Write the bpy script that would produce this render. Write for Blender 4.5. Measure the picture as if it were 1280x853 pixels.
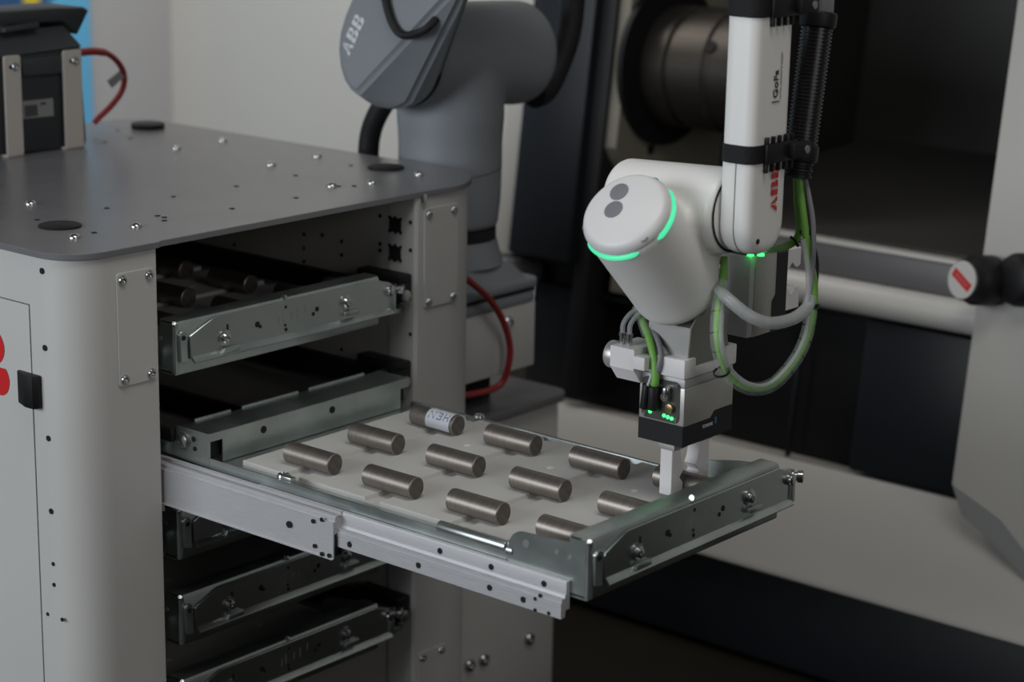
import bpy, bmesh, math
from mathutils import Vector, Matrix
import numpy as np
for o in list(bpy.data.objects): bpy.data.objects.remove(o)
scn = bpy.context.scene
COL = scn.collection
V = Vector

# ------------------------------------------------------------------ camera
CR = V((0.76667035, 0.64179056, 0.01792916))
CU = V((-0.17291404, 0.17950519, 0.96844134))
CF = V((-0.61831813, 0.74557546, -0.2485959))
CC = V((1.9267949, -1.51349498, 1.5241241))
FPX = 2632.339
cam = bpy.data.cameras.new('camera'); co = bpy.data.objects.new('camera', cam); COL.objects.link(co)
co.matrix_world = Matrix(((CR.x, CU.x, -CF.x, CC.x), (CR.y, CU.y, -CF.y, CC.y), (CR.z, CU.z, -CF.z, CC.z), (0, 0, 0, 1)))
cam.sensor_width = 36.0; cam.lens = FPX / 1280 * 36; cam.clip_start = 0.05
cam.dof.use_dof = True; cam.dof.focus_distance = 2.52; cam.dof.aperture_fstop = 4.0
scn.camera = co

def at(px, py, **k):                       # point of the photograph on the world plane x=, y= or z=
    d = CF + CR * ((px - 640) / FPX) - CU * ((py - 426.5) / FPX)
    a, v = next(iter(k.items())); i = 'xyz'.index(a)
    return CC + d * ((v - CC[i]) / d[i])

# ------------------------------------------------------------------ world, lights, exposure
w = bpy.data.worlds.new('world'); scn.world = w; w.use_nodes = True
bg = w.node_tree.nodes['Background']; bg.inputs[0].default_value = (0.75, 0.85, 1.0, 1); bg.inputs[1].default_value = 0.035
def area(name, loc, target, sx, sy, power, color):
    l = bpy.data.lights.new(name, 'AREA'); l.shape = 'RECTANGLE'; l.size = sx; l.size_y = sy; l.energy = power; l.color = color
    o = bpy.data.objects.new(name, l); COL.objects.link(o); o.location = loc
    o.rotation_euler = (V(target) - V(loc)).to_track_quat('-Z', 'Y').to_euler(); return o
area('window_light', (-0.9, -3.4, 1.85), (-0.2, 0.6, 0.9), 3.2, 1.5, 103, (0.90, 0.95, 1.0))
area('ceiling_light', (1.2, -0.2, 3.2), (0.5, 0.6, 0.6), 1.6, 0.7, 21, (1.0, 0.97, 0.93))
area('hall_light', (3.7, -0.6, 2.0), (0.3, 0.6, 0.9), 1.6, 1.2, 15, (1.0, 0.96, 0.92))
area('wall_fill_light', (-1.4, 1.0, 2.5), (-2.8, 2.6, 0.9), 1.6, 0.6, 43, (1.0, 0.96, 0.90))  # added fill lamp out of view, brightens the two far walls
scn.view_settings.view_transform = 'Standard'; scn.view_settings.look = 'None'
scn.view_settings.exposure = 0.0; scn.view_settings.gamma = 1.0; scn.view_settings.use_curve_mapping = False

# ------------------------------------------------------------------ materials
def mat(name, col, rough=0.5, metal=0.0, noise=0.0, scale=20.0, stretch=None, bump=0.0, bscale=None, rvar=0.0, emit=None, es=1.0, alpha=1.0, trans=0.0, coat=0.0, spec=0.5):
    m = bpy.data.materials.new(name); m.use_nodes = True; nt = m.node_tree; N = nt.nodes; L = nt.links
    b = N['Principled BSDF']; c = (*col, 1)
    b.inputs['Base Color'].default_value = c; b.inputs['Roughness'].default_value = rough; b.inputs['Metallic'].default_value = metal
    b.inputs['Coat Weight'].default_value = coat; b.inputs['Transmission Weight'].default_value = trans
    b.inputs['Specular IOR Level'].default_value = spec
    if noise or bump or rvar:
        tc = N.new('ShaderNodeTexCoord'); mp = N.new('ShaderNodeMapping'); L.new(tc.outputs['Object'], mp.inputs[0])
        if stretch: mp.inputs['Scale'].default_value = stretch
        n = N.new('ShaderNodeTexNoise'); n.inputs['Scale'].default_value = scale; n.inputs['Detail'].default_value = 5; L.new(mp.outputs[0], n.inputs['Vector'])
        if noise:
            r = N.new('ShaderNodeValToRGB'); L.new(n.outputs['Fac'], r.inputs[0])
            r.color_ramp.elements[0].position = 0.3; r.color_ramp.elements[1].position = 0.7
            r.color_ramp.elements[0].color = (*[max(0, x * (1 - noise)) for x in col], 1); r.color_ramp.elements[1].color = (*[x * (1 + noise) for x in col], 1)
            L.new(r.outputs[0], b.inputs['Base Color'])
        if rvar:
            mr = N.new('ShaderNodeMapRange'); L.new(n.outputs['Fac'], mr.inputs[0]); mr.inputs[3].default_value = max(0.02, rough - rvar); mr.inputs[4].default_value = rough + rvar
            L.new(mr.outputs[0], b.inputs['Roughness'])
        if bump:
            n2 = n
            if bscale:
                n2 = N.new('ShaderNodeTexNoise'); n2.inputs['Scale'].default_value = bscale; n2.inputs['Detail'].default_value = 3; L.new(mp.outputs[0], n2.inputs['Vector'])
            bp = N.new('ShaderNodeBump'); bp.inputs['Strength'].default_value = bump; bp.inputs['Distance'].default_value = 0.002
            L.new(n2.outputs['Fac'], bp.inputs['Height']); L.new(bp.outputs[0], b.inputs['Normal'])
    if emit: b.inputs['Emission Color'].default_value = (*emit, 1); b.inputs['Emission Strength'].default_value = es
    if alpha < 1: b.inputs['Alpha'].default_value = alpha
    return m
M = dict(
 cab=mat('cabinet_powder_coat', (.50, .495, .48), .5, noise=.02, scale=6, bump=.05, bscale=900),
 top=mat('grey_enamel_sheet', (.155, .155, .165), .25, spec=.5, noise=.04, scale=8, bump=.10, bscale=700, rvar=.05),
 inner=mat('cabinet_inside_paint', (.52, .50, .47), .6, noise=.04, scale=6),
 galv=mat('galvanised_steel', (.52, .57, .555), .36, 1, noise=.16, scale=14, rvar=.10, bump=.03, bscale=60),
 galv2=mat('galvanised_strip', (.50, .545, .53), .30, 1, noise=.08, scale=9, rvar=.06),
 alu=mat('extruded_aluminium', (.50, .50, .515), .6, .55, noise=.06, scale=40, stretch=(1, 20, 20), rvar=.06),
 alu3=mat('brushed_bracket', (.30, .295, .285), .4, .75, noise=.05, scale=30), alu2=mat('machined_aluminium', (.52, .51, .49), .45, .75, noise=.05, scale=30),
 chrome=mat('zinc_screw', (.55, .56, .56), .25, 1),
 rod=mat('turned_steel', (.28, .25, .225), .42, .9, noise=.10, scale=25, stretch=(14, .6, .6), rvar=.06),
 rodend=mat('sawn_steel', (.17, .155, .14), .5, .8, noise=.2, scale=120),
 pom=mat('pale_plastic_sheet', (.56, .555, .535), .5, noise=.03, scale=10, bump=.03, bscale=200),
 white=mat('white_robot_shell', (.77, .765, .745), .38, noise=.01, scale=5),
 cap=mat('white_cap', (.70, .695, .695), .42),
 grey=mat('graphite_robot_shell', (.20, .215, .235), .5, noise=.03, scale=5),
 print=mat('white_printed_plastic', (.74, .72, .73), .55, bump=.06, bscale=300),
 black=mat('black_plastic', (.008, .008, .009), .5, spec=.35),
 rubber=mat('black_rubber', (.010, .010, .011), .6, spec=.3, bump=.05, bscale=300),
 web=mat('black_webbing', (.009, .009, .010), .7, spec=.3, bump=.5, bscale=500),
 dark=mat('hole_dark', (.006, .006, .006), .9),
 green=mat('green_cable_sheath', (.17, .40, .07), .45),
 gcab=mat('grey_cable_sheath', (.20, .20, .22), .45),
 red=mat('red_cable_sheath', (.26, .02, .02), .4),
 redp=mat('red_print', (.55, .012, .015), .45),
 clear=mat('clear_hose', (.45, .46, .47), .25, alpha=.5),
 wrap=mat('clear_spiral_wrap', (.55, .60, .58), .3, alpha=.17),
 btn=mat('grey_button', (.19, .195, .215), .45),
 ring=mat('status_light', (.02, .22, .12), .4, emit=(.08, .85, .42), es=.85),
 led=mat('green_led', (.05, .6, .1), .4, emit=(.04, 1.0, .16), es=3.0),
 panel=mat('connector_panel', (.12, .12, .115), .3, .6),
 gold=mat('brass_connector', (.35, .28, .14), .35, 1),
 mwhite_lit=mat('machine_cream_lit', (.55, .54, .51), .4), mwhite=mat('machine_cream_paint', (.39, .38, .355), .42, noise=.02, scale=4),  # first is a brighter copy of the cream, light on rail put into colour
 mgrey2=mat('machine_foot_paint', (.30, .30, .30), .45), conduit=mat('conduit_plastic', (.012, .012, .013), .32, spec=.6), mgrey=mat('machine_grey_paint', (.115, .112, .118), .45, noise=.03, scale=5),
 mdark=mat('machine_charcoal_paint', (.009, .011, .015), .45, spec=.3, noise=.05, scale=4),
 mblack=mat('machine_black', (.005, .005, .006), .6, spec=.25),
 beige=mat('headstock_paint', (.17, .158, .125), .5, noise=.04, scale=4),
 chuck=mat('chuck_steel', (.055, .048, .042), .45, .7, noise=.15, scale=20, stretch=(.5, 8, 8)),
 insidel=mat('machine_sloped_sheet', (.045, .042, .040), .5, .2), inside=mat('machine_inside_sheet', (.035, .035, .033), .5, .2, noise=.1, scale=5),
 wall=mat('wall_paint', (.47, .455, .43), .8, noise=.015, scale=2, bump=.05, bscale=60),
 wall2=mat('wall_paint_cool', (.42, .42, .435), .8, noise=.015, scale=2),
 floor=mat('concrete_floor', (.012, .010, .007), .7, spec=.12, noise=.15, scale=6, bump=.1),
 blue=mat('banner_blue', (.12, .45, .75), .6), blue2=mat('banner_navy', (.02, .08, .22), .6), yell=mat('banner_yellow', (.62, .48, .03), .6),
 dev=mat('device_grey', (.032, .036, .039), .5), dev2=mat('device_dark', (.022, .025, .027), .45),
 brk=mat('bracket_paint', (.42, .39, .36), .5), lab=mat('grey_label', (.20, .20, .20), .5), lab2=mat('label_ink', (.05, .05, .05), .6),
 paper=mat('paper_label', (.55, .57, .62), .7), ink=mat('blue_ink', (.03, .05, .16), .6), dink=mat('dark_print', (.03, .03, .035), .5),
 rosy=mat('rose_print', (.50, .10, .10), .5), gtext=mat('grey_print', (.28, .28, .28), .5), wtext=mat('pale_print', (.60, .62, .66), .5), btext=mat('blue_print', (.05, .13, .25), .5),
)

# ------------------------------------------------------------------ mesh building
class B:
    def __init__(s): s.bm = bmesh.new(); s.T = Matrix.Identity(4)
    def add(s, verts, faces, mi=0):
        vs = [s.bm.verts.new(s.T @ V(v)) for v in verts]; out = []
        for f in faces:
            try: q = s.bm.faces.new([vs[i] for i in f]); q.material_index = mi; out.append(q)
            except ValueError: pass
        return vs, out
    def box(s, lo, hi, bev=0.0, seg=2):
        x0, y0, z0 = [min(a, b) for a, b in zip(lo, hi)]; x1, y1, z1 = [max(a, b) for a, b in zip(lo, hi)]
        vs, fs = s.add([(x0, y0, z0), (x1, y0, z0), (x1, y1, z0), (x0, y1, z0), (x0, y0, z1), (x1, y0, z1), (x1, y1, z1), (x0, y1, z1)],
              [(3, 2, 1, 0), (4, 5, 6, 7), (0, 1, 5, 4), (1, 2, 6, 5), (2, 3, 7, 6), (3, 0, 4, 7)])
        if bev: bmesh.ops.bevel(s.bm, geom=list({e for f in fs for e in f.edges}), offset=bev, segments=seg, affect='EDGES', profile=.5)
        return s
    def prism(s, poly, axis, a, b, bev=0.0, seg=2):
        # poly in the two other axes (x:(y,z) y:(x,z) z:(x,y)), extruded from a to b along axis
        def p(u, v, t): return {'x': (t, u, v), 'y': (u, t, v), 'z': (u, v, t)}[axis]
        n = len(poly)
        vs, fs = s.add([p(u, v, a) for u, v in poly] + [p(u, v, b) for u, v in poly],
              [tuple(range(n))[::-1], tuple(range(n, 2 * n))] + [(i, (i + 1) % n, n + (i + 1) % n, n + i) for i in range(n)])
        bmesh.ops.recalc_face_normals(s.bm, faces=fs)
        if bev: bmesh.ops.bevel(s.bm, geom=list({e for f in fs[:2] for e in f.edges}), offset=bev, segments=seg, affect='EDGES', profile=.5)
        return s
    def lathe(s, prof, origin, axis, n=32, close=True, mi=0):
        # prof: list of (r, h) along axis
        o = V(origin); d = V(axis).normalized(); e1 = d.orthogonal().normalized(); e2 = d.cross(e1)
        vs = []; rings = []
        for r, h in prof:
            if r < 1e-7: rings.append([s.bm.verts.new(s.T @ (o + d * h))])
            else: rings.append([s.bm.verts.new(s.T @ (o + d * h + (e1 * math.cos(2 * math.pi * i / n) + e2 * math.sin(2 * math.pi * i / n)) * r)) for i in range(n)])
        fs = []
        for A, C in zip(rings, rings[1:]):
            for i in range(n):
                j = (i + 1) % n
                if len(A) == 1 and len(C) == 1: continue
                q = [A[0], C[j], C[i]] if len(A) == 1 else ([A[i], A[j], C[0]] if len(C) == 1 else [A[i], A[j], C[j], C[i]])
                try: f = s.bm.faces.new(q); f.material_index = mi; fs.append(f)
                except ValueError: pass
        if close:
            for R in (rings[0], rings[-1]):
                if len(R) > 2:
                    try: f = s.bm.faces.new(R); f.material_index = mi; fs.append(f)
                    except ValueError: pass
        bmesh.ops.recalc_face_normals(s.bm, faces=fs); return s
    def cyl(s, p0, p1, r, r1=None, n=24, bev=0.0):
        p0 = V(p0); p1 = V(p1); h = (p1 - p0).length; r1 = r if r1 is None else r1
        pr = [(r, 0), (r1, h)] if not bev else [(r - bev, 0), (r - bev * .3, bev * .3), (r, bev), (r1, h - bev), (r1 - bev * .3, h - bev * .3), (r1 - bev, h)]
        return s.lathe(pr, p0, p1 - p0, n)
    def tube(s, pts, r, n=10, sub=8, cap=True, mi=0):
        P = [V(p) for p in pts]; Q = []
        if sub > 1 and len(P) > 2:
            E = [P[0] * 2 - P[1]] + P + [P[-1] * 2 - P[-2]]
            for i in range(1, len(E) - 2):
                a, b, c, d = E[i - 1:i + 3]
                for k in range(sub):
                    t = k / sub
                    Q.append(.5 * ((2 * b) + (c - a) * t + (2 * a - 5 * b + 4 * c - d) * t * t + (3 * b - a - 3 * c + d) * t ** 3))
            Q.append(P[-1])
        else: Q = P
        rr = r if callable(r) else (lambda t: r)
        t0 = (Q[1] - Q[0]).normalized(); nrm = t0.orthogonal().normalized(); rings = []
        for i, q in enumerate(Q):
            t = (Q[min(i + 1, len(Q) - 1)] - Q[max(i - 1, 0)]).normalized()
            nrm = (nrm - t * nrm.dot(t)).normalized(); bn = t.cross(nrm); R = rr(i / (len(Q) - 1))
            rings.append([s.bm.verts.new(s.T @ (q + (nrm * math.cos(2 * math.pi * k / n) + bn * math.sin(2 * math.pi * k / n)) * R)) for k in range(n)])
        for A, C in zip(rings, rings[1:]):
            for k in range(n): f = s.bm.faces.new([A[k], A[(k + 1) % n], C[(k + 1) % n], C[k]]); f.material_index = mi
        if cap: s.bm.faces.new(rings[0][::-1]).material_index = mi; s.bm.faces.new(rings[-1]).material_index = mi
        return s
    def disc(s, c, nrm, r, n=14, h=0.0004):
        c = V(c); nn = V(nrm).normalized(); return s.lathe([(r, -h), (r, h)], c, nn, n)
    def hull(s, pts):
        vs = [s.bm.verts.new(s.T @ V(p)) for p in pts]
        r = bmesh.ops.convex_hull(s.bm, input=vs)
        dead = [v for v in list(r['geom_interior']) + list(r['geom_unused']) if isinstance(v, bmesh.types.BMVert) and v.is_valid]
        if dead: bmesh.ops.delete(s.bm, geom=list(set(dead)), context='VERTS')
        return s

WP = {}
def wpos(o): return WP.get(o.name, V((0, 0, 0))) if o else V((0, 0, 0))
def link(name, me, parent, center):
    o = bpy.data.objects.new(name, me); COL.objects.link(o); WP[o.name] = V(center)
    o.parent = parent; o.location = V(center) - wpos(parent); return o
def part(name, b, m, parent=None, label=None, kind=None, ang=35, origin=None):
    bm = b.bm
    if not b.bm.verts: raise RuntimeError(name)
    lo = V([min(v.co[i] for v in bm.verts) for i in range(3)]); hi = V([max(v.co[i] for v in bm.verts) for i in range(3)])
    c = V(origin) if origin else (lo + hi) / 2
    for v in bm.verts: v.co -= c
    bm.normal_update()
    for f in bm.faces: f.smooth = True
    ca = math.radians(ang)
    for e in bm.edges:
        if len(e.link_faces) != 2 or e.calc_face_angle(0) > ca: e.smooth = False
    me = bpy.data.meshes.new(name); bm.to_mesh(me); bm.free()
    for q in (m if isinstance(m, (list, tuple)) else [m]): me.materials.append(M[q])
    o = link(name, me, parent, c)
    if label: o['label'] = label
    if kind: o['kind'] = kind
    return o
def tag(o, label, cat, group=None):
    o['label'] = label; o['category'] = cat
    if group: o['group'] = group
    return o
def thing(name, label, cat, loc, group=None):
    o = bpy.data.objects.new(name, None); COL.objects.link(o); o.location = loc; o.empty_display_size = .05; WP[o.name] = V(loc)
    return tag(o, label, cat, group)
def copy_tree(o, parent=None, off=V((0, 0, 0))):
    c = o.copy(); COL.objects.link(c); WP[c.name] = wpos(o) + off
    c.parent = parent
    if parent is None: c.location = o.location + off
    for ch in o.children: copy_tree(ch, c, off)
    return c
def rpoly(pts, r, seg=5):
    out = []; n = len(pts)
    for i, p in enumerate(pts):
        rr = r[i] if isinstance(r, (list, tuple)) else r
        p = V((*p, 0)); a = V((*pts[i - 1], 0)); b = V((*pts[(i + 1) % n], 0))
        if rr < 1e-6: out.append((p.x, p.y)); continue
        da = (a - p).normalized(); db = (b - p).normalized(); th = da.angle(db)
        d = min(rr / math.tan(th / 2), .49 * (a - p).length, .49 * (b - p).length); r2 = d * math.tan(th / 2)
        c = p + (da + db).normalized() * (r2 / math.sin(th / 2)); s0 = p + da * d - c; s1 = p + db * d - c
        for k in range(seg + 1):
            t = k / seg; q = s0.lerp(s1, t); q = q.normalized() * r2 + c; out.append((q.x, q.y))
    return out
def rrect(x0, y0, x1, y1, r, seg=5): return rpoly([(x0, y0), (x1, y0), (x1, y1), (x0, y1)], r, seg)
def screw(parent, p, nrm, r=.006, h=.0035, name='screw', m='chrome', n=14):
    b = B(); b.lathe([(r, 0), (r, h * .4), (r * .8, h * .85), (r * .5, h), (r * .48, h), (r * .42, h * .45), (0, h * .45)], p, nrm, n, close=False)
    return part(name, b, m, parent)
def holes(parent, lst, m='dark', name='screw_holes'):
    b = B()
    for p, nrm, r in lst: b.disc(p, nrm, r, 12, .0006)
    return part(name, b, m, parent, kind='stuff')
def text_mesh(txt, size, bold=0.0):
    cu = bpy.data.curves.new('t', 'FONT'); cu.body = txt; cu.size = size; cu.align_x = 'CENTER'; cu.align_y = 'CENTER'; cu.offset = bold; cu.extrude = .0002; cu.resolution_u = 3
    o = bpy.data.objects.new('t', cu); COL.objects.link(o); bpy.context.view_layer.update()
    me = bpy.data.meshes.new_from_object(o.evaluated_get(bpy.context.evaluated_depsgraph_get()))
    bpy.data.objects.remove(o); bpy.data.curves.remove(cu); return me
def text(name, txt, size, pos, right, up, m, parent, bold=0.0, sx=1.0):
    me = text_mesh(txt, size, bold); r = V(right).normalized(); u = V(up).normalized(); nn = r.cross(u)
    b = B(); b.bm.from_mesh(me); bpy.data.meshes.remove(me)
    for v in b.bm.verts: v.co = V(pos) + r * (v.co.x * sx) + u * v.co.y + nn * v.co.z
    return part(name, b, m, parent)
# block letters A and B cut by a thin cross, as on the red company mark
def inA(x, y):
    if not (0 <= x <= 1 and 0 <= y <= 1): return False
    l, r = .44 * y, 1 - .44 * y
    if not (l <= x <= r): return False
    if abs(y - .40) < .035: return False
    if abs(x - .5) < .025: return False
    if y < .22 and .34 < x < .66: return False
    if .46 < y < .70 and abs(x - .5) < (.72 - y) * .30: return False
    return True
def inB(x, y):
    if not (0 <= x <= 1 and 0 <= y <= 1): return False
    if abs(y - .46) < .02 and True: return False
    if abs(x - .47) < .02: return False
    r = .27 if y > .46 else .25
    cy = .75 if y > .46 else .25
    xr = .90 if y > .46 else 1.0
    if x > xr - r and ((x - xr + r) ** 2 + (y - cy) ** 2) ** .5 > r: return False
    if .32 < x < .62 and (.64 < y < .80 or .20 < y < .36): return False
    return True
def mark(name, pos, right, up, h, m, parent, letters='ABB', wid=.95, gap=.16, res=40):
    r = V(right).normalized(); u = V(up).normalized(); nn = r.cross(u); b = B(); x0 = 0
    tot = len(letters) * wid + (len(letters) - 1) * gap
    for ch in letters:
        fn = inA if ch == 'A' else inB; idx = {}
        def vert(i, j):
            if (i, j) not in idx: idx[(i, j)] = b.bm.verts.new(V(pos) + r * ((x0 + i / res * wid - tot / 2) * h) + u * ((j / res - .5) * h) + nn * .0003)
            return idx[(i, j)]
        for j in range(res):
            i = 0
            while i < res:
                if fn((i + .5) / res, (j + .5) / res):
                    k = i
                    while k < res and fn((k + .5) / res, (j + .5) / res): k += 1
                    b.bm.faces.new([vert(i, j), vert(k, j), vert(k, j + 1), vert(i, j + 1)]); i = k
                else: i += 1
        x0 += wid + gap
    return part(name, b, m, parent)
def smooth_union(b, voxel=.004, it=6, factor=.5):
    me = bpy.data.meshes.new('u'); b.bm.to_mesh(me); b.bm.free(); o = bpy.data.objects.new('u', me); COL.objects.link(o)
    mo = o.modifiers.new('r', 'REMESH'); mo.mode = 'VOXEL'; mo.voxel_size = voxel
    ms = o.modifiers.new('s', 'SMOOTH'); ms.factor = factor; ms.iterations = it
    bpy.context.view_layer.update()
    m2 = bpy.data.meshes.new_from_object(o.evaluated_get(bpy.context.evaluated_depsgraph_get()))
    bpy.data.objects.remove(o); q = B(); q.bm.from_mesh(m2); bpy.data.meshes.remove(m2); return q

# ------------------------------------------------------------------ setting
FZ = .06
def struct(name, b, m): o = part(name, b, m); o['kind'] = 'structure'; return o
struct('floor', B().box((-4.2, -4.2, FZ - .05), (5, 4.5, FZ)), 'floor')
struct('wall_back', B().box((-3.03, 2.80, FZ), (5, 2.86, 3.6)), 'wall')
struct('wall_left', B().box((-3.10, -.6, FZ), (-3.03, 2.86, 3.6)), 'wall2')

# banner on the left wall
bn = thing('banner', 'blue printed banner with a yellow shape hanging on the wall behind the control terminal', 'banner', (-3.02, 1.9, .3))
part('sheet', B().box((-3.026, .9, .3), (-3.022, at(115, 75, x=-3.02).y, 1.75)), 'blue', bn)
p0 = [at(x, y, x=-3.02) for x, y in ((-10, 12), (60, 4), (100, -30), (-10, -40))]
part('navy_shape', B().prism([(p.y, p.z) for p in p0], 'x', -3.022, -3.020), 'blue2', bn, label='dark blue wave')
p0 = [at(x, y, x=-3.018) for x, y in ((28, 0), (36, 12), (46, 8), (54, -8), (40, -22))]
part('yellow_shape', B().prism([(p.y, p.z) for p in p0], 'x', -3.020, -3.017), 'yell', bn, label='yellow shape')

# ------------------------------------------------------------------ lathe machine (front leans back 7.5 degrees)
LA = math.radians(7.5)
MM = Matrix(((1, 0, 0, 0), (0, math.sin(LA), math.cos(LA), 1.5), (0, math.cos(LA), -math.sin(LA), .45), (0, 0, 0, 1)))  # (x, t, d) -> world
def MB(): b = B(); b.T = MM; return b
lm = thing('lathe', 'large cream and black machine tool with an open door and a chuck inside', 'machine', (0.2, 1.7, FZ))
def mbox(name, lo, hi, m, bev=.004, label=None, parent=None):
    b = MB().box(lo, hi, bev); bmesh.ops.recalc_face_normals(b.bm, faces=b.bm.faces); return part(name, b, m, parent or lm, label=label)
mbox('dark_column', (-.615, .235, .0), (-.465, 1.25, .35), 'mdark', .006, 'charcoal front column')
mbox('cream_post', (-.675, .225, .02), (-.618, 1.25, .30), 'mwhite', .01, 'cream post beside the dark column')
mbox('post_foot', (-.70, .17, .0), (-.60, .222, .25), 'mgrey', .008)
mbox('door_seal', (-.465, -.02, .02), (-.43, 1.25, .10), 'rubber', .004)
mbox('lower_cover', (-.62, -.04, .10), (.16, .232, .55), 'mblack', .004, 'black lower cover')
mbox('lower_cover_ledge', (-.62, .172, .06), (-.30, .18, .11), 'mblack', .002)
mbox('lower_door', (.163, -.03, .03), (.40, .235, .10), 'mdark', .006, 'blue black lower panel')
mbox('grab_bar', (.028, -.035, .04), (.036, .15, .05), 'mdark', .002)
# sill: a sloped cream ledge
b = MB().prism([(-.04, .10), (-.036, .03), (-.205, -.075), (-.216, -.075), (-.222, -.065), (-.222, .10)], 'x', -.95, 1.35)
bmesh.ops.recalc_face_normals(b.bm, faces=b.bm.faces); part('sill', b, 'mwhite', lm)
mbox('apron', (-.95, -.385, -.03), (1.35, -.222, .2), 'mdark', .004)
# inside of the machine
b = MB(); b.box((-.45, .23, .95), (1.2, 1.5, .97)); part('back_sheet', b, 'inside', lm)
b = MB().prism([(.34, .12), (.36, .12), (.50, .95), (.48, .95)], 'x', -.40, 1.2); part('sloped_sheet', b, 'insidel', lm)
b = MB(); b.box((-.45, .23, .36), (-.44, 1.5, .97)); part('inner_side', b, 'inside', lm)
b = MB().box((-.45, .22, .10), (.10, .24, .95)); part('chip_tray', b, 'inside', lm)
# slanted strut visible on the inside right
b = MB().prism([(.40, .50), (.42, .50), (1.0, .50), (.98, .50)], 'x', .2, .21)
b = MB(); q0 = V((.315, .445, .30)); q1 = V((.40, .70, .30)); b.tube([q0, q1], .006, 8, 1); part('strut', b, 'mblack', lm)
# headstock plate facing +x with dark ring and chuck
XP = -.405
b = MB().prism(rpoly([(.44, .045), (.40, .09), (.40, .38), (1.4, .38), (1.4, .03), (.46, .03)], 0.0), 'x', XP - .06, XP); bmesh.ops.recalc_face_normals(b.bm, faces=b.bm.faces)
hp = part('headstock_plate', b, 'beige', lm, label='beige headstock plate')
mbox('headstock_lower_edge', (-.40, .19, .05), (-.345, .27, .12), 'beige', .004)
def mpt(px, py, x):                       # photograph pixel on a plane x=const inside the machine -> (t,d)
    q = at(px, py, x=x); l = MM.inverted() @ q; return l.y, l.z
t0, d0 = mpt(832, 82, XP)
b = MB(); b.lathe([(.155, 0), (.155, .012), (.10, .012)], (XP, t0 + .005, d0), (1, 0, 0), 48); part('spindle_ring', b, 'mblack', lm, label='black ring')
t1, d1 = mpt(848, 82, XP + .02)
b = MB(); b.lathe([(.112, 0), (.115, .006), (.115, .05), (.108, .054), (.108, .062), (.115, .066), (.115, .135), (.109, .14), (.109, .148), (.113, .152), (.113, .20), (.105, .206), (.03, .206), (.03, .17), (0, .17)], (XP + .012, t1, d1), (1, 0, 0), 64, close=False); ck = part('chuck', b, 'chuck', lm, label='dark steel chuck')
for k in range(3):
    a = k * 2.094 + .9; c = V((XP + .16, t1 + math.cos(a) * .113, d1 + math.sin(a) * .113))
    b = MB(); b.disc(c, (0, math.cos(a), math.sin(a)), .012, 12, .003); part('key_hole', b, 'mblack', ck)
b = MB(); b.disc((XP, .46, .14), (1, 0, 0), .010, 12, .002); part('plate_bolt', b, 'mblack', hp)
# door rails
b = MB(); b.cyl((-.10, .268, .03), (.42, .268, .03), .028, n=28); part('round_rail', b, 'mwhite_lit', lm, label='cream round rail')
mbox('flat_rail', (-.10, .297, .03), (.42, .350, .07), 'mgrey', .003, 'grey flat rail')
mbox('rail_highlight', (-.10, .350, .028), (.42, .357, .085), 'mwhite_lit', .002, 'cream strip painting the highlight on the rail edge')  # thin pale strip stands in for the highlight along the rail top
# right upright with chamfered foot
def mpx(px, py, d):                       # photograph pixel on the leaning plane at depth d -> (x, t)
    o = MM.inverted() @ CC; v = MM.inverted().to_3x3() @ (CF + CR * ((px - 640) / FPX) - CU * ((py - 426.5) / FPX)); k = (d - o.z) / v.z
    return o.x + v.x * k, o.y + v.y * k
DU = -.045
ua, ub, uc = mpx(1190, 606, DU), mpx(1250, 650, DU), mpx(1290, 702, DU); la, lb_, lc = mpx(1202, 645, DU + .012), mpx(1240, 678, DU + .012), mpx(1295, 738, DU + .012)
up = [ua, ub, uc, (1.4, uc[1]), (1.4, 1.4), (ua[0], 1.4)]
b = MB(); n = len(up)
b.add([(x, t, DU) for x, t in up] + [(x, t, .30) for x, t in up], [tuple(range(n))[::-1], tuple(range(n, 2 * n))] + [(i, (i + 1) % n, n + (i + 1) % n, n + i) for i in range(n)])
bmesh.ops.recalc_face_normals(b.bm, faces=b.bm.faces); part('upright', b, 'mwhite', lm, label='cream upright housing')
b = MB(); g = [(*ua, DU + .001), (*ub, DU + .001), (*uc, DU + .001), (1.4, uc[1], DU + .001), (1.4, lc[1], DU + .012), (*lc, DU + .012), (*lb_, DU + .012), (*la, DU + .012)]; n = len(g)
b.add(g + [(x, t, .25) for x, t, d in g], [tuple(range(n))[::-1], tuple(range(n, 2 * n))] + [(i, (i + 1) % n, n + (i + 1) % n, n + i) for i in range(n)])
bmesh.ops.recalc_face_normals(b.bm, faces=b.bm.faces); part('foot_bevel', b, 'mgrey2', lm, label='grey bevelled foot')
# two black knobs on the rail end, one with a white and red badge
kc = at(1203, 350, y=1.43); nrm = V((-.30, -.93, .12)).normalized()
kn = thing('clamp_knob', 'black knob with white disc and red badge on the machine rail', 'knob', kc)
b = B(); b.lathe([(0, 0), (.029, 0), (.0325, .002), (.0335, .010), (.037, .020), (.040, .026), (.0405, .060), (.037, .066), (.018, .068), (.018, .10), (0, .10)], kc, -nrm, 40, close=False); part('knob', b, 'black', kn)
cpos = kc + nrm * .0006
b = B(); b.disc(cpos, nrm, .0300, 36, .0010); kb = part('badge_disc', b, 'mwhite_lit', kn, label='white badge disc')
rr = (V((0, 0, 1)).cross(nrm)).normalized(); uu = nrm.cross(rr)
rd = (rr * .80 - uu * .42).normalized(); ud = nrm.cross(rd)
b = B(); c2 = cpos + nrm * .0013; b.hull([c2 + rd * sx * .0225 + ud * sy * .0072 + nrm * sz * .0003 for sx in (-1, 1) for sy in (-1, 1) for sz in (-1, 1)]); part('red_badge', b, 'redp', kb, label='red bar')
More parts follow.
